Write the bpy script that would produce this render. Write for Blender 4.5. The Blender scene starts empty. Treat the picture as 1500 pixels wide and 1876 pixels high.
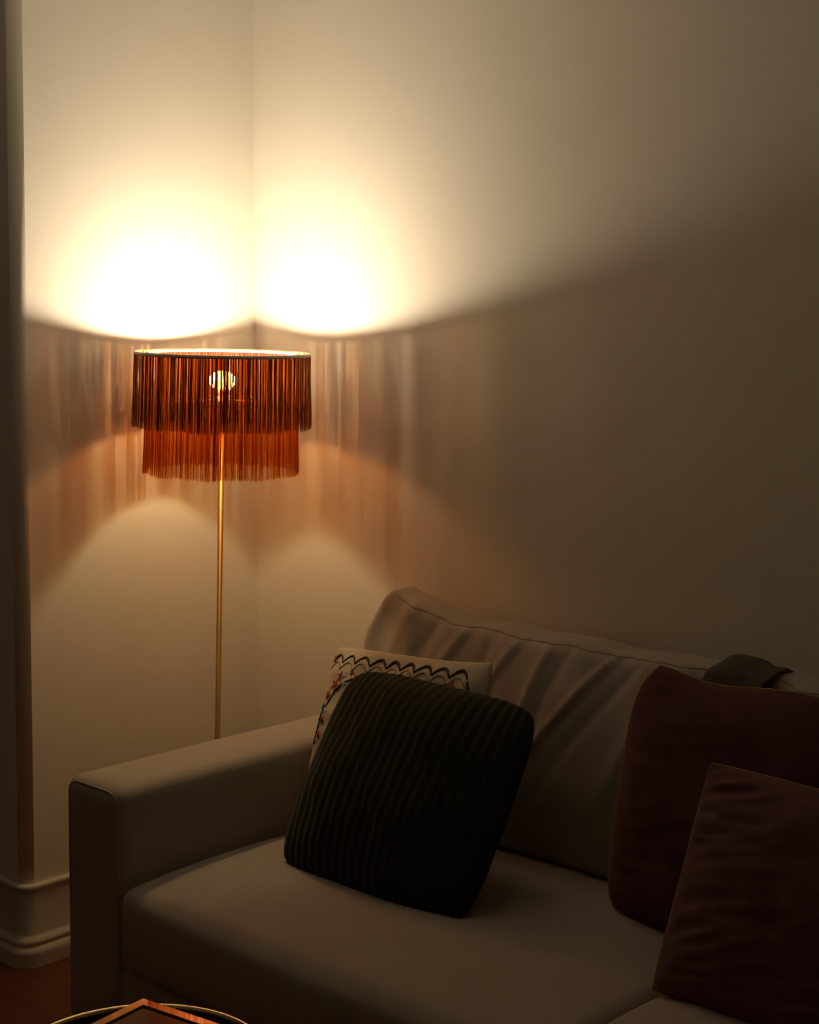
import bpy, bmesh, math, random
from mathutils import Vector, Matrix, noise

rnd = random.Random(7)
scene = bpy.context.scene
COL = scene.collection
PI = math.pi

# ------------------------------------------------------------------ camera
F_PX, PITCH, HORIZON, CAM_H = 3070.0, math.radians(3.6), 525.0, 1.67
CAM = Vector((3.4777, -2.9896, CAM_H))
RIGHT = Vector((0.7187, 0.6953, 0)).normalized()
FWD = Vector((-0.6953, 0.7187, 0)).normalized()
cam_d = bpy.data.cameras.new('camera')
cam = bpy.data.objects.new('camera', cam_d)
COL.objects.link(cam)
zaxis = -(FWD * math.cos(PITCH) - Vector((0, 0, 1)) * math.sin(PITCH))
yaxis = zaxis.cross(RIGHT)
m = Matrix((RIGHT, yaxis, zaxis)).transposed().to_4x4()
m.translation = CAM
cam.matrix_world = m
cam_d.sensor_fit = 'VERTICAL'
cam_d.sensor_height = 36.0
cam_d.lens = F_PX / 1876.0 * 36.0
cam_d.shift_y = -(938.0 - (HORIZON + F_PX * math.tan(PITCH))) / 1876.0
cam_d.clip_start = 0.05
scene.camera = cam

# ------------------------------------------------------------------ world, exposure
world = bpy.data.worlds.new('night')
scene.world = world
world.use_nodes = True
world.node_tree.nodes['Background'].inputs[0].default_value = (0.02, 0.02, 0.03, 1)
world.node_tree.nodes['Background'].inputs[1].default_value = 0.0
scene.view_settings.view_transform = 'Standard'
scene.view_settings.look = 'None'
scene.view_settings.gamma = 1.0
scene.view_settings.use_curve_mapping = False
scene.view_settings.exposure = 0.40
scene.cycles.use_denoising = True
scene.cycles.transparent_max_bounces = 24
scene.cycles.max_bounces = 8
scene.cycles.diffuse_bounces = 5
scene.cycles.sample_clamp_indirect = 10.0

BULB_CROWN = 645.0     # radiance of the upper half of the bulb
BULB_BODY = 220.0      # radiance of its lower half, tinted amber to warm the downlight
COL_CROWN = (1.0, 0.84, 0.60)
COL_BODY = (1.0, 0.64, 0.28)

# ------------------------------------------------------------------ helpers
def link(o, parent=None):
    COL.objects.link(o)
    if parent is not None:
        o.parent = parent
    return o

def obj(name, me, mat=None, parent=None, smooth=True):
    if isinstance(me, bmesh.types.BMesh):
        bm = me
        me = bpy.data.meshes.new(name)
        bm.to_mesh(me)
        bm.free()
    if mat is not None and not me.materials:
        me.materials.append(mat)
    if smooth:
        for p in me.polygons:
            p.use_smooth = True
    return link(bpy.data.objects.new(name, me), parent)

def pydata(name, v, f):
    me = bpy.data.meshes.new(name)
    me.from_pydata(v, [], f)
    me.update()
    return me

def thing(name, label, cat, loc=(0, 0, 0), rot=(0, 0, 0), group=None):
    o = bpy.data.objects.new(name, None)
    o.empty_display_size = 0.1
    link(o)
    o.location = loc
    o.rotation_euler = rot
    o['label'] = label
    o['category'] = cat
    if group:
        o['group'] = group
    return o

def struct(name, me, mat, smooth=False):
    o = obj(name, me, mat, smooth=smooth)
    o['kind'] = 'structure'
    return o

def box_bm(x0, x1, y0, y1, z0, z1, bev=0.0, seg=3):
    bm = bmesh.new()
    bmesh.ops.create_cube(bm, size=1)
    for v in bm.verts:
        v.co = Vector(((x0 + x1) / 2 + v.co.x * (x1 - x0), (y0 + y1) / 2 + v.co.y * (y1 - y0), (z0 + z1) / 2 + v.co.z * (z1 - z0)))
    if bev:
        bmesh.ops.bevel(bm, geom=bm.edges[:], offset=bev, segments=seg, profile=0.5, affect='EDGES')
    return bm

def lathe(prof, n=48, closed=False):
    """revolve (r, z) points about z"""
    v, f = [], []
    k = len(prof)
    for i in range(n):
        a = 2 * PI * i / n
        for r, z in prof:
            v.append((r * math.cos(a), r * math.sin(a), z))
    for i in range(n):
        j = (i + 1) % n
        for q in range(k if closed else k - 1):
            q2 = (q + 1) % k
            f.append((i * k + q, j * k + q, j * k + q2, i * k + q2))
    return pydata('lathe', v, f)

def tube_data(pts, rad, sides=6, closed=False, squash=None):
    """tube along points; rad number or list; returns verts, faces"""
    v, f = [], []
    n = len(pts)
    pts = [Vector(p) for p in pts]
    up = Vector((0.13, 0.31, 0.94)).normalized()
    for i, p in enumerate(pts):
        a = pts[i - 1] if (i > 0 or closed) else p
        b = pts[(i + 1) % n] if (i < n - 1 or closed) else p
        t = (b - a).normalized()
        s = t.cross(up)
        if s.length < 1e-4:
            s = t.cross(Vector((1, 0, 0)))
        s.normalize()
        w = s.cross(t)
        r = rad[i] if isinstance(rad, (list, tuple)) else rad
        for q in range(sides):
            an = 2 * PI * q / sides
            v.append(p + s * (r * math.cos(an)) + w * (r * math.sin(an)))
    for i in range(n if closed else n - 1):
        j = (i + 1) % n
        for q in range(sides):
            q2 = (q + 1) % sides
            f.append((i * sides + q, i * sides + q2, j * sides + q2, j * sides + q))
    if not closed:
        f.append(tuple(reversed(range(sides))))
        f.append(tuple(range((n - 1) * sides, n * sides)))
    return [tuple(x) for x in v], f

def tube(name, pts, rad, mat, parent=None, sides=6, closed=False):
    v, f = tube_data(pts, rad, sides, closed)
    return obj(name, pydata(name, v, f), mat, parent)

# ------------------------------------------------------------------ materials
def mat(name, col, rough=0.8, metal=0.0, spec=0.5, noise_scale=None, noise_amt=0.0, bump=0.0, bump_scale=200.0, sheen=0.0):
    mt = bpy.data.materials.new(name)
    mt.use_nodes = True
    nt = mt.node_tree
    b = nt.nodes['Principled BSDF']
    b.inputs['Base Color'].default_value = (*col, 1)
    b.inputs['Roughness'].default_value = rough
    b.inputs['Metallic'].default_value = metal
    b.inputs['Specular IOR Level'].default_value = spec
    if sheen:
        b.inputs['Sheen Weight'].default_value = sheen
    tc = nt.nodes.new('ShaderNodeTexCoord')
    if noise_scale:
        nz = nt.nodes.new('ShaderNodeTexNoise')
        nz.inputs['Scale'].default_value = noise_scale
        nz.inputs['Detail'].default_value = 5
        nt.links.new(tc.outputs['Object'], nz.inputs['Vector'])
        mx = nt.nodes.new('ShaderNodeMix')
        mx.data_type = 'RGBA'
        mx.inputs['A'].default_value = (*[c * (1 - noise_amt) for c in col], 1)
        mx.inputs['B'].default_value = (*[min(1, c * (1 + noise_amt)) for c in col], 1)
        nt.links.new(nz.outputs['Fac'], mx.inputs['Factor'])
        nt.links.new(mx.outputs['Result'], b.inputs['Base Color'])
    if bump:
        n2 = nt.nodes.new('ShaderNodeTexNoise')
        n2.inputs['Scale'].default_value = bump_scale
        n2.inputs['Detail'].default_value = 3
        nt.links.new(tc.outputs['Object'], n2.inputs['Vector'])
        bp = nt.nodes.new('ShaderNodeBump')
        bp.inputs['Strength'].default_value = bump
        bp.inputs['Distance'].default_value = 0.002
        nt.links.new(n2.outputs['Fac'], bp.inputs['Height'])
        nt.links.new(bp.outputs['Normal'], b.inputs['Normal'])
    return mt

M_WALL = mat('wall_paint', (0.85, 0.80, 0.71), 0.85, spec=0.25, noise_scale=3.0, noise_amt=0.02, bump=0.06, bump_scale=120)
M_CEIL = mat('ceiling_paint', (0.86, 0.83, 0.77), 0.9, spec=0.2, noise_scale=3.0, noise_amt=0.02)
M_TRIM = mat('trim_paint', (0.66, 0.60, 0.51), 0.4, spec=0.5, noise_scale=6.0, noise_amt=0.03)
M_SOFA = mat('sofa_linen', (0.40, 0.352, 0.300), 0.95, spec=0.1, noise_scale=9.0, noise_amt=0.06, bump=0.25, bump_scale=900, sheen=0.15)
M_SEAM = mat('seam_thread', (0.30, 0.24, 0.18), 0.9, spec=0.1, noise_scale=50, noise_amt=0.2)
M_BRASS = mat('brushed_brass', (0.42, 0.27, 0.09), 0.42, metal=1.0, noise_scale=40, noise_amt=0.08)
M_BRASS_P = mat('polished_brass', (0.85, 0.66, 0.33), 0.12, metal=1.0, noise_scale=30, noise_amt=0.04)
M_MIRROR = mat('mirror_brass', (0.80, 0.66, 0.42), 0.03, metal=1.0, noise_scale=30, noise_amt=0.03)
M_BLACK = mat('black_lacquer', (0.012, 0.010, 0.008), 0.10, spec=0.6, noise_scale=20, noise_amt=0.2)
M_CREAM = mat('cream_tape', (0.84, 0.79, 0.66), 0.6, spec=0.3, noise_scale=60, noise_amt=0.08)
M_GREEN = mat('green_corduroy', (0.020, 0.024, 0.012), 0.9, spec=0.1, noise_scale=30, noise_amt=0.25, bump=0.3, bump_scale=500, sheen=0.1)
M_EMB = mat('embroidered_cotton', (0.55, 0.48, 0.36), 0.9, spec=0.15, noise_scale=12, noise_amt=0.06, bump=0.2, bump_scale=800)
M_PLUM = mat('plum_cotton', (0.115, 0.042, 0.045), 0.9, spec=0.1, noise_scale=14, noise_amt=0.12, bump=0.25, bump_scale=700, sheen=0.1)
M_PLUM2 = mat('mulberry_cotton', (0.14, 0.058, 0.064), 0.9, spec=0.1, noise_scale=14, noise_amt=0.12, bump=0.25, bump_scale=700, sheen=0.1)
M_GOLDTRIM = mat('ochre_piping', (0.30, 0.17, 0.05), 0.8, spec=0.2, noise_scale=60, noise_amt=0.2)
M_OLIVE = mat('olive_thread', (0.055, 0.055, 0.030), 0.8, noise_scale=200, noise_amt=0.4)
M_GREY = mat('grey_thread', (0.30, 0.27, 0.24), 0.8, noise_scale=200, noise_amt=0.4)
M_RED = mat('red_thread', (0.30, 0.03, 0.025), 0.8, noise_scale=200, noise_amt=0.4)
M_NAVY = mat('navy_thread', (0.03, 0.03, 0.05), 0.8, noise_scale=200, noise_amt=0.4)
M_PALE = mat('pale_blue_thread', (0.40, 0.42, 0.46), 0.8, noise_scale=200, noise_amt=0.3)
M_FOOT = mat('dark_wood', (0.05, 0.03, 0.02), 0.5, noise_scale=30, noise_amt=0.3)
M_PLASTIC = mat('white_plastic', (0.75, 0.72, 0.66), 0.4, noise_scale=20, noise_amt=0.02)

def floor_mat():
    mt = bpy.data.materials.new('red_wood_floor')
    mt.use_nodes = True
    nt = mt.node_tree
    b = nt.nodes['Principled BSDF']
    tc = nt.nodes.new('ShaderNodeTexCoord')
    br = nt.nodes.new('ShaderNodeTexBrick')
    br.inputs['Scale'].default_value = 1.0
    br.inputs['Brick Width'].default_value = 1.2
    br.inputs['Row Height'].default_value = 0.11
    br.inputs['Mortar Size'].default_value = 0.0012
    br.inputs['Color1'].default_value = (0.18, 0.045, 0.015, 1)
    br.inputs['Color2'].default_value = (0.17, 0.040, 0.013, 1)
    br.inputs['Mortar'].default_value = (0.03, 0.010, 0.004, 1)
    wv = nt.nodes.new('ShaderNodeTexNoise')
    wv.inputs['Scale'].default_value = 8
    mp = nt.nodes.new('ShaderNodeMapping')
    mp.inputs['Scale'].default_value = (1, 14, 1)
    mx = nt.nodes.new('ShaderNodeMix')
    mx.data_type = 'RGBA'
    mx.blend_type = 'MULTIPLY'
    mx.inputs['Factor'].default_value = 0.5
    nt.links.new(tc.outputs['Object'], br.inputs['Vector'])
    nt.links.new(tc.outputs['Object'], mp.inputs['Vector'])
    nt.links.new(mp.outputs['Vector'], wv.inputs['Vector'])
    nt.links.new(br.outputs['Color'], mx.inputs['A'])
    nt.links.new(wv.outputs['Color'], mx.inputs['B'])
    nt.links.new(mx.outputs['Result'], b.inputs['Base Color'])
    b.inputs['Roughness'].default_value = 0.35
    return mt
M_FLOOR = floor_mat()

def fringe_mat(name, diff, trans, clear, w_trans, w_clear):
    """silky yarn: scattered, diffusely transmitted and (for light slipping between its filaments) tinted straight-through light"""
    mt = bpy.data.materials.new(name)
    mt.use_nodes = True
    nt = mt.node_tree
    nt.nodes.clear()
    out = nt.nodes.new('ShaderNodeOutputMaterial')
    d = nt.nodes.new('ShaderNodeBsdfPrincipled')
    d.inputs['Roughness'].default_value = 0.45
    d.inputs['Specular IOR Level'].default_value = 0.6
    tc = nt.nodes.new('ShaderNodeTexCoord')
    nz = nt.nodes.new('ShaderNodeTexNoise')
    nz.inputs['Scale'].default_value = 140
    mp = nt.nodes.new('ShaderNodeMapping')
    mp.inputs['Scale'].default_value = (1, 1, 0.06)
    nt.links.new(tc.outputs['Object'], mp.inputs['Vector'])
    nt.links.new(mp.outputs['Vector'], nz.inputs['Vector'])
    mx = nt.nodes.new('ShaderNodeMix')
    mx.data_type = 'RGBA'
    mx.inputs['A'].default_value = (*[c * 0.55 for c in diff], 1)
    mx.inputs['B'].default_value = (*[c * 1.5 for c in diff], 1)
    nt.links.new(nz.outputs['Fac'], mx.inputs['Factor'])
    nt.links.new(mx.outputs['Result'], d.inputs['Base Color'])
    t = nt.nodes.new('ShaderNodeBsdfTranslucent')
    t.inputs['Color'].default_value = (*trans, 1)
    c = nt.nodes.new('ShaderNodeBsdfTransparent')
    c.inputs['Color'].default_value = (*clear, 1)
    m1 = nt.nodes.new('ShaderNodeMixShader')
    m1.inputs[0].default_value = w_trans
    m2 = nt.nodes.new('ShaderNodeMixShader')
    m2.inputs[0].default_value = w_clear
    nt.links.new(d.outputs[0], m1.inputs[1])
    nt.links.new(t.outputs[0], m1.inputs[2])
    nt.links.new(m1.outputs[0], m2.inputs[1])
    nt.links.new(c.outputs[0], m2.inputs[2])
    nt.links.new(m2.outputs[0], out.inputs['Surface'])
    return mt
M_FR_OUT = fringe_mat('brown_fringe_yarn', (0.14, 0.047, 0.016), (0.55, 0.17, 0.03), (1.0, 0.66, 0.36), 0.18, 0.0)
M_FR_IN = fringe_mat('rust_fringe_yarn', (0.17, 0.055, 0.017), (0.75, 0.24, 0.04), (1.0, 0.59, 0.15), 0.12, 0.58)

def bulb_mat(name, col, strength, side):
    """glowing glass; side: how much of the strength is left where the glass faces sideways (strength shaped to throw more light upward)"""
    mt = bpy.data.materials.new(name)
    mt.use_nodes = True
    nt = mt.node_tree
    nt.nodes.clear()
    out = nt.nodes.new('ShaderNodeOutputMaterial')
    e = nt.nodes.new('ShaderNodeEmission')
    e.inputs['Color'].default_value = (*col, 1)
    e.inputs['Strength'].default_value = strength
    if side < 1:
        g = nt.nodes.new('ShaderNodeNewGeometry')
        sp = nt.nodes.new('ShaderNodeSeparateXYZ')
        nt.links.new(g.outputs['Normal'], sp.inputs[0])
        mr = nt.nodes.new('ShaderNodeMapRange')
        mr.inputs['To Min'].default_value = strength * side
        mr.inputs['To Max'].default_value = strength
        nt.links.new(sp.outputs['Z'], mr.inputs['Value'])
        nt.links.new(mr.outputs[0], e.inputs['Strength'])
    nt.links.new(e.outputs[0], out.inputs['Surface'])
    return mt

# ------------------------------------------------------------------ the room
ROOM_X0, ROOM_X1, ROOM_Y0, CEIL = -2.0, 5.0, -4.6, 2.75
OUT_Y = -0.752                 # where the left wall ends in a rounded outside corner
RC = 0.028                     # its radius
struct('floor', box_bm(ROOM_X0, ROOM_X1, ROOM_Y0, 0.0, -0.1, 0.0), M_FLOOR)
struct('ceiling', box_bm(ROOM_X0, ROOM_X1, ROOM_Y0, 0.0, CEIL, CEIL + 0.1), M_CEIL)
struct('wall_back', box_bm(0.0, ROOM_X1 + 0.1, 0.0, 0.12, 0.0, CEIL), M_WALL)
struct('wall_right', box_bm(ROOM_X1, ROOM_X1 + 0.1, ROOM_Y0, 0.0, 0.0, CEIL), M_WALL)
struct('wall_front', box_bm(ROOM_X0, ROOM_X1, ROOM_Y0 - 0.1, ROOM_Y0, 0.0, CEIL), M_WALL)
struct('wall_far_left', box_bm(ROOM_X0 - 0.1, ROOM_X0, ROOM_Y0, OUT_Y, 0.0, CEIL), M_WALL)

def arc_pts(off=0.0, n=12):
    """rounded outside corner of the left wall, pushed out by off"""
    r = RC + off
    cx, cy = -RC, OUT_Y + RC
    return [(cx + r * math.cos(-PI / 2 * i / n), cy + r * math.sin(-PI / 2 * i / n)) for i in range(n + 1)]

fp = [(0.0, 0.12), (ROOM_X0, 0.12), (ROOM_X0, OUT_Y)] + list(reversed(arc_pts()))
bm = bmesh.new()
lo = [bm.verts.new((x, y, 0)) for x, y in fp]
hi = [bm.verts.new((x, y, CEIL)) for x, y in fp]
for i in range(len(fp)):
    j = (i + 1) % len(fp)
    fc = bm.faces.new((lo[i], lo[j], hi[j], hi[i]))
    fc.smooth = i >= 3 and i < len(fp) - 1
bm.faces.new(list(reversed(lo)))
bm.faces.new(hi)
bmesh.ops.recalc_face_normals(bm, faces=bm.faces)
struct('wall_left', bm, M_WALL)

BASE_PROF = [(0.0, 0.202), (0.006, 0.203), (0.011, 0.200), (0.013, 0.194), (0.011, 0.188), (0.0085, 0.184), (0.008, 0.176),
             (0.008, 0.078), (0.010, 0.072), (0.016, 0.067), (0.020, 0.060), (0.019, 0.055), (0.0165, 0.052), (0.019, 0.048),
             (0.025, 0.042), (0.027, 0.034), (0.026, 0.024), (0.026, 0.0)]

def sweep(paths):
    """paths: for each profile point a list of xy points along the wall"""
    v, f = [], []
    n = len(paths[0])
    for (o, z), p in zip(BASE_PROF, paths):
        v += [(x, y, z) for x, y in p]
    for k in range(len(BASE_PROF) - 1):
        for i in range(n - 1):
            a = k * n + i
            f.append((a, a + 1, a + n + 1, a + n))
    return pydata('baseboard', v, f)

def left_path(o):
    return [(o, -o), (o, -0.35), (o, OUT_Y + RC)] + arc_pts(o)[1:] + [(-1.0, OUT_Y - o), (ROOM_X0, OUT_Y - o)]
struct('baseboard_left', sweep([left_path(o) for o, z in BASE_PROF]), M_TRIM, smooth=True)
struct('baseboard_back', sweep([[(ROOM_X1, -o), (2.5, -o), (o, -o)] for o, z in BASE_PROF]), M_TRIM, smooth=True)

# ------------------------------------------------------------------ floor lamp
LAMP = Vector((0.269, -0.339, 0.0))
TILT = 0.021
base_off = -RIGHT * 0.029
lamp = thing('floor_lamp', 'lit brass floor lamp with a two-tier rust fringe shade in the room corner', 'floor lamp', LAMP + base_off)
lamp.rotation_mode = 'QUATERNION'
Z_BULB, Z_TOP, Z_MID, Z_BOT = 1.4385, 1.508, 1.326, 1.211
TOP_R, IN_R = 0.2155, 0.184

obj('base', lathe([(0.0001, 0.022), (0.02, 0.022), (0.024, 0.020), (0.11, 0.016), (0.124, 0.013), (0.128, 0.008), (0.128, 0.0), (0.0001, 0.0)], 48), M_BRASS, lamp)
obj('pole', lathe([(0.0001, 0.02), (0.014, 0.02), (0.014, 0.028), (0.0068, 0.034), (0.0068, 1.350), (0.0001, 1.350)], 24), M_BRASS, lamp)
socket = obj('socket', lathe([(0.0001, 1.335), (0.012, 1.335), (0.014, 1.345), (0.014, 1.38), (0.0165, 1.383), (0.0165, 1.400), (0.0001, 1.400)], 24), M_PLASTIC, lamp)

# the bulb: a squat globe; amber lower half added to warm the light thrown down
def globe(a0, a1, n):
    return [(max(0.0002, 0.033 * math.cos(a0 + (a1 - a0) * i / n)), Z_BULB + 0.024 * math.sin(a0 + (a1 - a0) * i / n)) for i in range(n + 1)]
bulb = bpy.data.objects.new('bulb', None)
link(bulb, lamp)
obj('crown', lathe(globe(0.0, PI / 2, 7), 20), bulb_mat('bulb_crown_glow', COL_CROWN, BULB_CROWN, 0.24), bulb)
obj('body', lathe(globe(-PI * 0.36, 0.0, 6), 20), bulb_mat('bulb_warm_underglow', COL_BODY, BULB_BODY, 1.0), bulb)
obj('bulb_neck', lathe([(0.0135, 1.400), (0.0135, 1.405), (0.019, 1.4165), (0.0165, 1.419), (0.010, 1.419), (0.0001, 1.419)], 24), M_PLASTIC, lamp)

shade = bpy.data.objects.new('shade', None)
link(shade, lamp)
shade['label'] = 'two-tier fringed drum shade'
# rims
obj('top_ring', lathe([(TOP_R - 0.002, Z_TOP), (TOP_R, Z_TOP + 0.0012), (TOP_R + 0.0015, Z_TOP), (TOP_R + 0.0015, Z_TOP - 0.007), (TOP_R - 0.0015, Z_TOP - 0.007)], 96, True), M_CREAM, shade)
obj('inner_collar', lathe([(IN_R - 0.0015, Z_TOP - 0.001), (IN_R + 0.0015, Z_TOP - 0.001), (IN_R + 0.0015, Z_TOP - 0.006), (IN_R - 0.0015, Z_TOP - 0.006)], 96, True), M_CREAM, shade)
for k in range(3):
    a = 2 * PI * k / 3 + 0.4
    d = Vector((math.cos(a), math.sin(a), 0))
    tube('spoke', [d * 0.0165 + Vector((0, 0, 1.392)), d * 0.06 + Vector((0, 0, 1.390)), d * 0.15 + Vector((0, 0, 1.388)), d * (IN_R + 0.001) + Vector((0, 0, 1.388))], 0.0016, M_BRASS, shade)
    tube('ring_bridge', [d * IN_R + Vector((0, 0, Z_TOP - 0.010)), d * (TOP_R - 0.001) + Vector((0, 0, Z_TOP - 0.005))], 0.0014, M_BRASS, shade)
tube('shade_wire', [(math.cos(2 * PI * i / 72) * (IN_R - 0.001), math.sin(2 * PI * i / 72) * (IN_R - 0.001), 1.388) for i in range(72)], 0.0014, M_BRASS, shade, closed=True)

def fringe(name, n, clumps, spread, r0, r1, ztop, zbot, width, depth, material, parent):
    v, f = [], []
    cl = [2 * PI * (i + rnd.uniform(-0.45, 0.45)) / clumps for i in range(clumps)]
    for s in range(n):
        th = cl[rnd.randrange(clumps)] + rnd.gauss(0, spread) if rnd.random() < 0.8 else rnd.uniform(0, 2 * PI)
        lay = rnd.uniform(-depth, depth)
        dth = rnd.gauss(0, 0.006)
        drr = rnd.gauss(0, 0.0016)
        zb = zbot + rnd.gauss(0, 0.0022) + 0.002 * math.sin(9 * th) + (rnd.uniform(-0.006, 0.004) if rnd.random() < 0.1 else 0)
        w = width * rnd.uniform(0.6, 1.4)
        tw = rnd.uniform(-0.9, 0.9)
        ph, am = rnd.uniform(0, 6.28), rnd.uniform(0, 0.0030)
        b = len(v)
        K = 6
        for q in range(K + 1):
            t = q / K
            z = ztop + (zb - ztop) * t
            a = th + dth * t + am / r0 * math.sin(ph + 5 * t) * t
            r = r0 + (r1 - r0) * t ** 1.6 + lay + drr * t
            ww = w * (1.0 if q < K else 0.55)
            tx, ty = -math.sin(a + tw), math.cos(a + tw)
            cx, cy = r * math.cos(a), r * math.sin(a)
            v.append((cx - tx * ww / 2, cy - ty * ww / 2, z))
            v.append((cx + tx * ww / 2, cy + ty * ww / 2, z))
        for q in range(K):
            i = b + 2 * q
            f.append((i, i + 1, i + 3, i + 2))
    o = obj(name, pydata(name, v, f), material, parent)
    o['kind'] = 'stuff'
    return o
fo = fringe('upper_fringe', 3400, 210, 0.0055, TOP_R, TOP_R + 0.0025, Z_TOP - 0.006, Z_MID, 0.0010, 0.0014, M_FR_OUT, shade)
fo['label'] = 'dark brown upper tier of hanging silky fringe'
fi = fringe('lower_fringe', 3800, 230, 0.009, IN_R, IN_R + 0.006, Z_TOP - 0.005, Z_BOT, 0.0010, 0.0014, M_FR_IN, shade)
fi['label'] = 'rust orange lower tier of hanging silky fringe'
# the lamp leans a touch: its foot stands slightly left of the shade
d = Vector((LAMP.x, LAMP.y, 1.40)) - Vector(lamp.location)
lamp.rotation_quaternion = Vector((0, 0, 1)).rotation_difference(d)

# ------------------------------------------------------------------ sofa
sofa = thing('sofa', 'cream linen sofa with loose back cushions against the wall', 'sofa', (1.75, -0.5, 0))
SO = Vector(sofa.location)

def sobj(name, bm, material, smooth=True, parent=None):
    o = obj(name, bm, material, None, smooth)
    for vv in o.data.vertices:
        vv.co -= SO
    o.parent = parent or sofa
    return o

SX0, SX1 = 0.43, 3.075
def puff_box(x0, x1, y0, y1, z0, z1, n, rad, fn=None):
    """box with n=(nx,ny,nz) grid faces, rounded by rad; fn(p, u) displaces; u in [-1,1]^3"""
    nx, ny, nz = n
    idx, v, f = {}, [], []
    hx, hy, hz = (x1 - x0) / 2, (y1 - y0) / 2, (z1 - z0) / 2
    c = Vector(((x0 + x1) / 2, (y0 + y1) / 2, (z0 + z1) / 2))
    def vert(i, j, k):
        key = (i, j, k)
        if key in idx:
            return idx[key]
        u = Vector((2 * i / nx - 1, 2 * j / ny - 1, 2 * k / nz - 1))
        p = Vector((u.x * hx, u.y * hy, u.z * hz))
        q = Vector((max(-hx + rad, min(hx - rad, p.x)), max(-hy + rad, min(hy - rad, p.y)), max(-hz + rad, min(hz - rad, p.z))))
        e = p - q
        if e.length > 1e-9:
            p = q + e.normalized() * max(abs(e.x), abs(e.y), abs(e.z))
        p = p + c
        if fn:
            p = fn(p, u)
        idx[key] = len(v)
        v.append(tuple(p))
        return idx[key]
    def quad(a, b, cc, d):
        f.append((a, b, cc, d))
    for i in range(nx):
        for j in range(ny):
            quad(vert(i, j, 0), vert(i, j + 1, 0), vert(i + 1, j + 1, 0), vert(i + 1, j, 0))
            quad(vert(i, j, nz), vert(i + 1, j, nz), vert(i + 1, j + 1, nz), vert(i, j + 1, nz))
    for i in range(nx):
        for k in range(nz):
            quad(vert(i, 0, k), vert(i + 1, 0, k), vert(i + 1, 0, k + 1), vert(i, 0, k + 1))
            quad(vert(i, ny, k), vert(i, ny, k + 1), vert(i + 1, ny, k + 1), vert(i + 1, ny, k))
    for j in range(ny):
        for k in range(nz):
            quad(vert(0, j, k), vert(0, j, k + 1), vert(0, j + 1, k + 1), vert(0, j + 1, k))
            quad(vert(nx, j, k), vert(nx, j + 1, k), vert(nx, j + 1, k + 1), vert(nx, j, k + 1))
    return pydata('puff', v, f)

def nz3(p, s, o=0.0):
    return noise.noise(Vector((p[0] * s + o, p[1] * s + o * 1.7, p[2] * s - o)))

def arm_fn(p, u):
    # padded arm: slight crown on top, soft dents
    p = p.copy()
    if u.z > 0.9:
        p.z += 0.006 * (1 - u.x * u.x) * (1 - u.y ** 6)
    p.z += 0.003 * nz3(p, 5, 2) * max(0, u.z)
    p.x += 0.003 * nz3(p, 6, 9)
    return p
for x0, x1 in ((SX0, SX0 + 0.195), (SX1 - 0.195, SX1)):
    a = sobj('arm', puff_box(x0, x1, -0.925, -0.05, 0.055, 0.605, (12, 40, 28), 0.028, arm_fn), M_SOFA)
    # welted seam round the front panel of the arm
    pts = []
    xa, xb = x0 + 0.010, x1 - 0.010
    za = 0.605 - 0.010
    for q in range(12):
        pts.append((xa, -0.9185, 0.07 + (za - 0.03 - 0.07) * q / 11))
    for q in range(1, 8):
        an = PI - PI / 2 * q / 8
        pts.append((xa + 0.025 + 0.025 * math.cos(an), -0.9185, za - 0.025 + 0.025 * math.sin(an)))
    for q in range(9):
        pts.append((xa + 0.03 + (xb - xa - 0.06) * q / 8, -0.9185, za + 0.003))
    for q in range(1, 8):
        an = PI / 2 - PI / 2 * q / 8
        pts.append((xb - 0.025 + 0.025 * math.cos(an), -0.9185, za - 0.025 + 0.025 * math.sin(an)))
    for q in range(12):
        pts.append((xb, -0.9185, za - 0.03 - (za - 0.03 - 0.07) * q / 11))
    v, f = tube_data(pts, 0.0022, 5)
    sobj('arm_seam', pydata('arm_seam', v, f), M_SOFA, parent=a)
sobj('base_frame', puff_box(SX0 + 0.18, SX1 - 0.18, -0.915, -0.05, 0.055, 0.225, (30, 10, 6), 0.012), M_SOFA)
sobj('back_frame', puff_box(SX0 + 0.18, SX1 - 0.18, -0.115, -0.045, 0.20, 0.66, (30, 4, 10), 0.02), M_SOFA)
for x in (SX0 + 0.08, SX1 - 0.08):
    for y in (-0.86, -0.12):
        sobj('foot', box_bm(x - 0.03, x + 0.03, y - 0.03, y + 0.03, 0.0, 0.06, 0.004, 2), M_FOOT)

def seat_fn(off):
    def fn(p, u):
        p = p.copy()
        cr = (1 - abs(u.x) ** 4) * (1 - abs(u.y) ** 4)
        if u.z > -0.2:
            p.z += 0.022 * cr * max(0, u.z)
            # drooping front edge and soft hollows where people sit
            p.z -= 0.010 * max(0, -u.y) ** 3 * max(0, u.z)
            p.z += 0.007 * nz3(p, 3.2, off) * max(0, u.z)
            cre = nz3((p.x * 1.0 + 0.6 * p.y, p.y * 0.5 - p.x * 0.3, 0), 9, off + 3)
            p.z += 0.004 * cre * cre * max(0, u.z)
        p.y -= 0.012 * max(0, -u.y) * (1 - u.z * u.z) * (1 - u.x ** 6)
        p.x += 0.006 * nz3(p, 4, off)
        return p
    return fn
SEAT_Z = 0.412
MIDX = 1.765
sobj('seat_cushion', puff_box(SX0 + 0.197, MIDX - 0.004, -0.930, -0.125, 0.222, SEAT_Z, (70, 50, 12), 0.030, seat_fn(1.0)), M_SOFA)
sobj('seat_cushion', puff_box(MIDX + 0.004, SX1 - 0.197, -0.930, -0.125, 0.222, SEAT_Z + 0.006, (70, 50, 12), 0.030, seat_fn(6.0)), M_SOFA)

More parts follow.
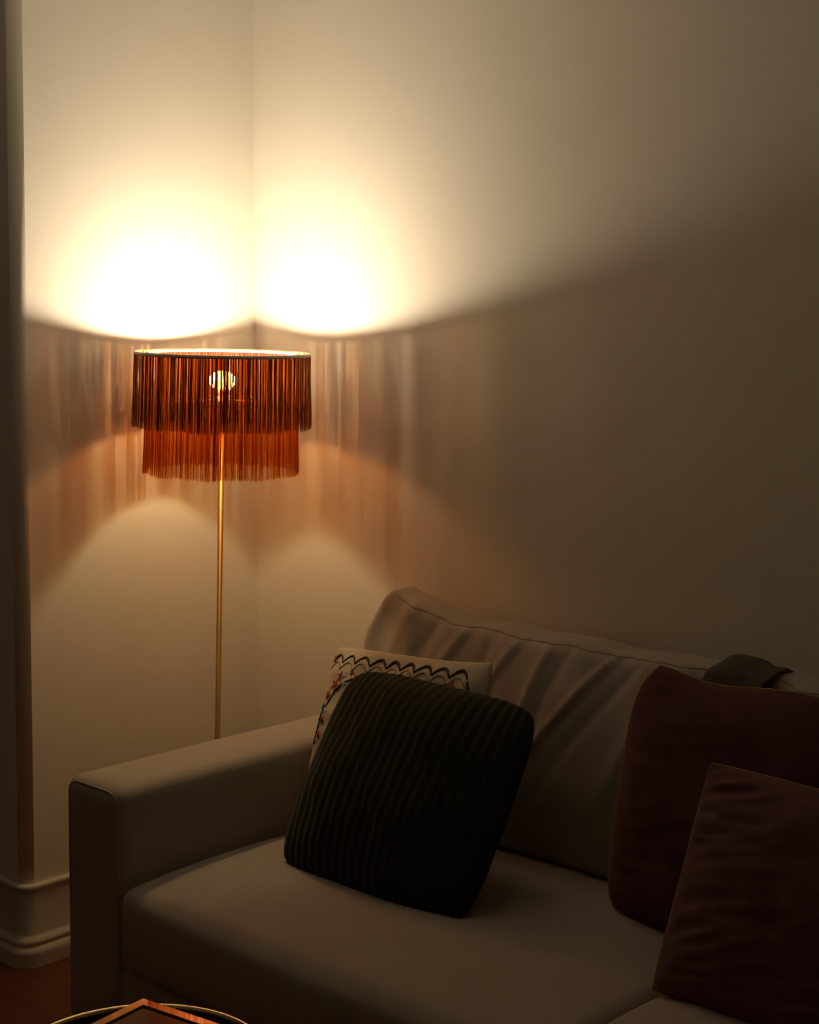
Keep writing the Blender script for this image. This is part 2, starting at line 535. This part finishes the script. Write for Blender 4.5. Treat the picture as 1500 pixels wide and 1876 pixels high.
BC_D0, BC_D1 = -0.235, -0.125     # front and back of a back cushion at its foot
def back_shape(x0, x1, off, earl, earr, folds, side):
    def fn(p, u):
        p = p.copy()
        lift = (u.z + 1) / 2
        # ears at the upper corners, sagging top between them
        dl, dr = p.x - x0, x1 - p.x
        ztop = earl * math.exp(-(dl / 0.11) ** 1.2) if dl > 0 else earl
        ztop += earr * math.exp(-(max(dr, 0) / 0.09) ** 1.2)
        p.z += ztop * lift ** 3
        p.z += 0.012 * nz3((p.x, 0, 0), 7, off) * lift ** 2
        # belly
        bel = (1 - abs(u.x) ** 3.0) * (1 - abs(u.z) ** 2.2)
        p.y -= 0.055 * bel * max(0, -u.y)
        p.y += 0.012 * bel * max(0, u.y)
        # leaning back
        p.y += 0.075 * lift
        # gathers running down from the top seam, stronger near it
        g = nz3((p.x * 1.0 + 0.25 * p.z, p.z * 0.16, 0), 13, off)
        g2 = nz3((p.x + 0.5 * p.z, p.z * 0.35, 0), 6, off + 4)
        am = max(0, lift - 0.25)
        if u.y < 0:
            for xs, sl, A, w in folds:
                dd = (p.x - xs) + sl * (0.90 - p.z)
                p.y -= A * math.exp(-(dd / w) ** 2) * min(1, am * 2.2) * -u.y
        p.y -= (0.034 * g * abs(g) * 2.0 + 0.026 * g2) * am * max(0, -u.y)
        p.z += 0.008 * g * lift ** 4 * (1 - abs(u.y) ** 2)
        # pinched gusset
        p.x += (0.018 * (1 - u.z * u.z) * abs(u.x) ** 5) * (1 if u.x > 0 else -1)
        if u.x < 0:
            p.x -= side * abs(u.x) ** 4 * math.exp(-((p.z - 0.81) / 0.085) ** 2)
            p.x += 0.5 * side * abs(u.x) ** 4 * lift ** 8
        p.y += 0.022 * abs(u.x) ** 6 * max(0, -u.y) * (1 - lift * 0.6)
        return p
    return fn
def back_cushion(x0, x1, off, earl, earr, folds, side=0.0):
    fn = back_shape(x0, x1, off, earl, earr, folds, side)
    N = (110, 16, 60)
    o = sobj('back_cushion', puff_box(x0, x1, BC_D0, BC_D1, 0.425, 0.895, N, 0.022, fn), M_SOFA)
    # seam along the upper front edge
    pts = []
    hx, hz = (x1 - x0) / 2, 0.235
    cx, cz = (x0 + x1) / 2, 0.66
    for i in range(4, 108):
        u = Vector((2 * i / 110 - 1, -1.0, 1.0))
        r = 0.022
        p = Vector((cx + max(-hx + r, min(hx - r, u.x * hx)), BC_D0 + r - r * 0.72, cz + hz - r + r * 0.72))
        pts.append(fn(p, u))
    rr = [0.0007 + 0.0007 * abs(math.sin(i * 0.37 + off)) for i in range(len(pts))]
    v, f = tube_data(pts, rr, 5)
    sobj('seam', pydata('seam', v, f), M_SEAM, parent=o)
    return o
back_cushion(0.640, 1.672, 1.3, 0.055, 0.004, ((0.74, 0.1, 0.008, 0.022), (0.84, 0.35, -0.007, 0.018), (0.93, 0.5, 0.009, 0.014), (1.02, 0.3, -0.008, 0.018), (1.10, 0.55, 0.009, 0.012),
             (1.19, 0.25, 0.010, 0.012), (1.24, 0.3, -0.007, 0.016), (1.36, 0.75, 0.010, 0.011), (1.43, 0.7, -0.006, 0.014), (1.52, 0.5, 0.007, 0.02)), 0.042)
back_cushion(1.692, 2.87, 8.1, 0.012, 0.03, ((1.80, 0.2, 0.014, 0.02), (1.95, 0.4, -0.012, 0.02), (2.2, 0.3, 0.014, 0.02)))

# ------------------------------------------------------------------ throw pillows
def pillow_surface(W, H, T, pinch=0.07, p=2.2, q=0.6, wr=0.004, ribs=0.0, nribs=0, off=0.0, ears=(0, 0, 0, 0), sag=0.0, creases=0.0, rc=0.0, rcb=None, dip=0.0):
    """returns S(u, v, side): u right, v up in [-1,1]; side -1 front, +1 back"""
    def S(u, v, side):
        x = W / 2 * u * (1 - pinch * (1 - v * v) * abs(u) ** 3)
        z = H / 2 * v * (1 - pinch * (1 - u * u) * abs(v) ** 3)
        k = (rc if v > 0 or rcb is None else rcb) * abs(u * v) ** 5
        x *= 1 - k
        z *= 1 - k
        if dip and v > 0:
            z -= dip * v ** 4 * math.exp(-((u + 0.45) / 0.35) ** 2)
        cu, cv = max(0.0, 1 - abs(u) ** p), max(0.0, 1 - abs(v) ** p)
        t = T / 2 * (cu * cv) ** q
        t *= 1 - sag * v
        edge = min(1.0, 6 * min(1 - abs(u), 1 - abs(v)))
        n1 = noise.noise(Vector((u * 2.3 + off, v * 2.3 - off, side * 0.7)))
        n2 = noise.noise(Vector((u * 5.5 + off + 3 * v, v * 3.1 - off, side * 0.9 + 4)))
        t += (wr * 1.6 * n1 + wr * n2) * edge
        if creases:
            n3 = noise.noise(Vector((u * 1.5 + 1.2 * v + off, v * 6.5 - 2.0 * u, side + off)))
            t += creases * (1 - abs(n3) * 2.2) * edge * (0.4 + 0.6 * abs(u))
        if ribs:
            rb = math.cos(2 * PI * nribs * (u + 1) / 2)
            t += ribs * rb * min(1.0, 10 * (1 - abs(u)))
            z += 0.6 * ribs * rb * abs(v) ** 8 * (1 if v > 0 else -1)
        # corner ears: TL TR BL BR
        for e, (su, sv) in zip(ears, ((-1, 1), (1, 1), (-1, -1), (1, -1))):
            if e:
                k = max(0, u * su) ** 4 * max(0, v * sv) ** 6
                z += e * k * sv
                x += e * 0.3 * k * su
        return Vector((x, side * t, z + H / 2))
    return S

def pillow_mesh(S, nu, nv):
    v, f = [], []
    def g(i, n):
        t = 2 * i / n - 1
        return math.sin(t * PI / 2) * 0.55 + t * 0.45
    front = {}
    back = {}
    for i in range(nu + 1):
        for j in range(nv + 1):
            u, w = g(i, nu), g(j, nv)
            if i in (0, nu) or j in (0, nv):
                a = S(u, w, -1)
                a.y = 0
                front[i, j] = back[i, j] = len(v)
                v.append(tuple(a))
            else:
                front[i, j] = len(v)
                v.append(tuple(S(u, w, -1)))
                back[i, j] = len(v)
                v.append(tuple(S(u, w, 1)))
    for i in range(nu):
        for j in range(nv):
            f.append((front[i, j], front[i + 1, j], front[i + 1, j + 1], front[i, j + 1]))
            f.append((back[i, j], back[i, j + 1], back[i + 1, j + 1], back[i + 1, j]))
    return pydata('pillow', v, f)

def edge_pts(S, n=40, sides='TLRB'):
    pts = []
    for i in range(n):
        pts.append(S(-1 + 2 * i / n, 1, -1) * 1.0)
    for i in range(n):
        pts.append(S(1, 1 - 2 * i / n, -1))
    for i in range(n):
        pts.append(S(1 - 2 * i / n, -1, -1))
    for i in range(n):
        pts.append(S(-1, -1 + 2 * i / n, -1))
    for p in pts:
        p.y = 0
    return pts

def pillow(name, label, S, loc, lean, yaw, roll, material, nu=60, nv=60, group=None):
    t = thing(name, label, 'cushion', loc, (0, 0, 0), group)
    t.matrix_world = Matrix.Translation(loc) @ Matrix.Rotation(yaw, 4, 'Z') @ Matrix.Rotation(-lean, 4, 'X') @ Matrix.Rotation(roll, 4, 'Y')
    obj('cover', pillow_mesh(S, nu, nv), material, t)
    return t

# cream cushion with scalloped, flowered embroidery
Se = pillow_surface(0.490, 0.445, 0.125, 0.01, rc=0.05, wr=0.005, off=2.0, ears=(0.005, 0.02, 0.0, 0.0), creases=0.004)
emb = pillow('embroidered_cushion', 'cream cushion with scalloped border and red flower embroidery behind the green one', Se,
             (0.905, -0.452, 0.422), math.radians(20), math.radians(0), math.radians(-3.0), M_EMB, 64, 60)
def on(S, u, v, h=0.001):
    p = S(u, v, -1)
    return p + Vector((0, -h, 0))
def stitch(name, uv, rad, material, h=0.0008, sides=5):
    return tube(name, [on(Se, u, v, h) for u, v in uv], rad, material, emb, sides)
# scalloped border: a heavy olive wave over a thin grey dotted one, along top and right side
NS = 9
for s in range(NS):
    u0, u1 = -0.95 + 1.76 * s / NS, -0.95 + 1.76 * (s + 1) / NS
    arcp, arcq = [], []
    for i in range(11):
        t = i / 10
        arcp.append((u0 + (u1 - u0) * t, 0.82 + 0.085 * math.sin(PI * t)))
        arcq.append((u0 + (u1 - u0) * t, 0.745 + 0.085 * math.sin(PI * t)))
    heavy = 0.0018 + 0.0014 * min(1, s / 4)
    stitch('olive_scallop', arcp, [heavy * (0.6 + 0.8 * math.sin(PI * i / 10)) for i in range(11)], M_OLIVE)
    stitch('grey_scallop', arcq, 0.0013, M_GREY)
for s in range(4):
    v0, v1 = 0.80 - 0.40 * s, 0.80 - 0.40 * (s + 1)
    stitch('olive_scallop', [(0.815 + 0.06 * math.sin(PI * i / 10), v0 + (v1 - v0) * i / 10) for i in range(11)], 0.0036, M_OLIVE)
# branch curving down the left side
branch = [(-0.50, 0.66), (-0.62, 0.60), (-0.72, 0.52), (-0.80, 0.40), (-0.86, 0.26), (-0.90, 0.10), (-0.92, -0.06)]
stitch('embroidered_branch', branch, 0.0024, M_NAVY)
branch2 = [(-0.89, -0.26), (-0.875, -0.40), (-0.88, -0.55), (-0.89, -0.70), (-0.885, -0.82)]
stitch('embroidered_branch', branch2, 0.0022, M_NAVY)
def blossom(u, v, r, material, petals=5, core=M_PALE):
    c = on(Se, u, v, 0.0010)
    e1 = (on(Se, u + 0.03, v) - on(Se, u - 0.03, v)).normalized()
    e2 = (on(Se, u, v + 0.03) - on(Se, u, v - 0.03)).normalized()
    nrm = e2.cross(e1)
    if nrm.y > 0:
        nrm = -nrm
    vv, ff = [], []
    n = petals * 6
    for i in range(n):
        a = 2 * PI * i / n
        rr = r * (0.72 + 0.28 * math.cos(petals * a))
        vv.append(tuple(c + e1 * (rr * math.cos(a)) + e2 * (rr * math.sin(a)) - nrm * 0.0008))
    vv.append(tuple(c + nrm * 0.0022))
    for i in range(n):
        ff.append((i, (i + 1) % n, n))
    return obj('embroidered_flower', pydata('embroidered_flower', vv, ff), material, emb)
for u, v, r, mm in ((-0.70, 0.66, 0.013, M_RED), (-0.76, 0.58, 0.015, M_RED), (-0.64, 0.68, 0.009, M_PALE), (-0.55, 0.72, 0.008, M_RED), (-0.47, 0.68, 0.007, M_RED),
                    (-0.60, 0.60, 0.008, M_PALE), (-0.84, 0.46, 0.010, M_RED), (-0.80, 0.30, 0.010, M_PALE), (-0.88, 0.34, 0.008, M_NAVY), (-0.82, 0.20, 0.008, M_RED),
                    (-0.91, 0.20, 0.007, M_RED), (-0.85, 0.05, 0.008, M_RED), (-0.88, -0.02, 0.006, M_PALE), (-0.01, 0.56, 0.010, M_RED), (0.10, 0.57, 0.010, M_RED),
                    (-0.12, 0.58, 0.006, M_RED), (0.66, 0.74, 0.009, M_RED), (-0.93, 0.86, 0.009, M_RED), (-0.85, -0.34, 0.007, M_RED), (-0.90, -0.46, 0.007, M_PALE),
                    (-0.85, -0.60, 0.008, M_RED)):
    blossom(u, v, r * 1.3, mm)

# dark green ribbed cushion
Sg = pillow_surface(0.548, 0.465, 0.16, -0.006, rc=0.085, wr=0.006, ribs=0.0012, nribs=22, off=5.0, ears=(-0.005, 0.0, 0.0, 0.0))
pillow('ribbed_cushion', 'dark green chunky-ribbed cushion leaning in the middle of the seat', Sg,
       (1.065, -0.630, 0.418), math.radians(31), math.radians(1.5), math.radians(1.0), M_GREEN, 200, 50)

# plum cushions with piping
Sm = pillow_surface(0.64, 0.505, 0.12, 0.0, rc=0.20, rcb=0.08, dip=0.018, wr=0.006, off=9.0, ears=(0.045, 0.0, 0.0, 0.0), creases=0.004)
pm = pillow('plum_cushion', 'large dark plum cushion with ochre piping leaning on the sofa back', Sm,
            (1.80, -0.375, 0.420), math.radians(12), math.radians(0), math.radians(1.0), M_PLUM, 64, 60)
tube('piping', edge_pts(Sm), 0.0028, M_GOLDTRIM, pm, 6, closed=True)
Ss = pillow_surface(0.51, 0.415, 0.13, 0.01, rc=0.02, wr=0.007, off=13.0, ears=(0.0, 0.0, 0.0, 0.0), creases=0.009)
ps = pillow('mulberry_cushion', 'smaller crumpled mulberry cushion propped in front of the plum one', Ss,
            (2.03, -0.620, 0.424), math.radians(24), math.radians(0), math.radians(1.0), M_PLUM2, 70, 70)
tube('piping', edge_pts(Ss), 0.0024, M_GOLDTRIM, ps, 6, closed=True)

# ------------------------------------------------------------------ round tray table and box
TC = Vector((1.395, -1.452, 0))
TR = 0.205
tt = thing('tray_table', 'small round side table with a thin polished brass rim before the sofa', 'side table', TC)
TZ = 0.455
obj('table_top', lathe([(0.0001, TZ), (TR - 0.002, TZ), (TR - 0.002, TZ - 0.006), (TR - 0.01, TZ - 0.010), (0.0001, TZ - 0.010)], 72), M_BLACK, tt)
tube('rim', [(math.cos(2 * PI * i / 96) * TR, math.sin(2 * PI * i / 96) * TR, TZ + 0.002) for i in range(96)], 0.0052, M_BRASS_P, tt, 10, closed=True)
obj('stem', lathe([(0.0001, TZ - 0.009), (0.05, TZ - 0.010), (0.05, TZ - 0.014), (0.012, TZ - 0.03), (0.011, 0.03), (0.0001, 0.03)], 24), M_BRASS, tt)
obj('base', lathe([(0.0001, 0.034), (0.014, 0.034), (0.02, 0.018), (0.135, 0.012), (0.14, 0.006), (0.14, 0.0), (0.0001, 0.0)], 48), M_BRASS, tt)

BZ0, BZ1 = TZ, 0.55
bw, bd = 0.20, 0.17
apex = Vector((1.3826, -1.4284, 0))
ang = math.radians(9)     # rotation of the box edges against the room
ex = Vector((math.cos(ang), math.sin(ang), 0))
ey = Vector((-math.sin(ang), math.cos(ang), 0))
bc = apex + ex * (bw / 2) - ey * (bd / 2)
bx = thing('trinket_box', 'black lacquered box with a mirror-polished brass lid border on the tray table', 'box', (bc.x, bc.y, BZ0), (0, 0, ang))
hb = BZ1 - BZ0
obj('body', box_bm(-bw / 2 + 0.004, bw / 2 - 0.004, -bd / 2 + 0.004, bd / 2 - 0.004, 0.0, hb - 0.016, 0.003, 2), M_BLACK, bx)
B = 0.018
def border_bm():
    bm = bmesh.new()
    def ring(w, d, z):
        return [bm.verts.new((sx * w / 2, sy * d / 2, z)) for sx, sy in ((-1, -1), (1, -1), (1, 1), (-1, 1))]
    rings = [ring(bw, bd, hb - 0.016), ring(bw, bd, hb - 0.0015), ring(bw - 0.003, bd - 0.003, hb), ring(bw - 2 * B, bd - 2 * B, hb), ring(bw - 2 * B, bd - 2 * B, hb - 0.004)]
    for a, b in zip(rings, rings[1:]):
        for i in range(4):
            j = (i + 1) % 4
            bm.faces.new((a[i], a[j], b[j], b[i]))
    return bm
lid = obj('lid', border_bm(), M_MIRROR, bx, smooth=False)
obj('lid_panel', box_bm(-bw / 2 + B - 0.001, bw / 2 - B + 0.001, -bd / 2 + B - 0.001, bd / 2 - B + 0.001, hb - 0.016, hb - 0.003), M_BLACK, lid, smooth=False)

# ------------------------------------------------------------------ thin dark patch laid over the joint of the two back cushions
def patch_mesh():
    prof = [(-0.062, 0.900), (-0.085, 0.914), (-0.11, 0.922), (-0.14, 0.925), (-0.165, 0.921), (-0.186, 0.910), (-0.197, 0.895), (-0.203, 0.875), (-0.207, 0.860)]
    n = 28
    v, f = [], []
    for i in range(n + 1):
        t = i / n
        for j, (y, z) in enumerate(prof):
            x = 1.592 + 0.140 * t + 0.010 * (1 - j / 8) - 0.022 * max(0, j - 4) / 4 * t
            rise = 0.010 * math.sin(PI * min(1, t * 1.5)) - 0.012 * t - 0.012 * max(0, 0.2 - t) / 0.2
            w = 0.008 * noise.noise(Vector((x * 24 + y * 9, y * 16, 3)))
            v.append((x - 1.66, y + 0.11 - 0.4 * w, z + rise + w - 0.90))
    k = len(prof)
    for i in range(n):
        for j in range(k - 1):
            a = i * k + j
            f.append((a, a + 1, a + k + 1, a + k))
    return pydata('thin_patch', v, f)
M_PATCH = mat('charcoal_patch', (0.10, 0.092, 0.078), 0.9, spec=0.1, noise_scale=40, noise_amt=0.3, bump=0.2, bump_scale=600)
cl = obj('dark_patch', patch_mesh(), M_PATCH)
cl.location = (1.66, -0.11, 0.90)
cl['label'] = 'dark charcoal patch on top where the two back cushions meet'
cl['category'] = 'thin_patch'
sm = cl.modifiers.new('thickness', 'SOLIDIFY')
sm.thickness = 0.006
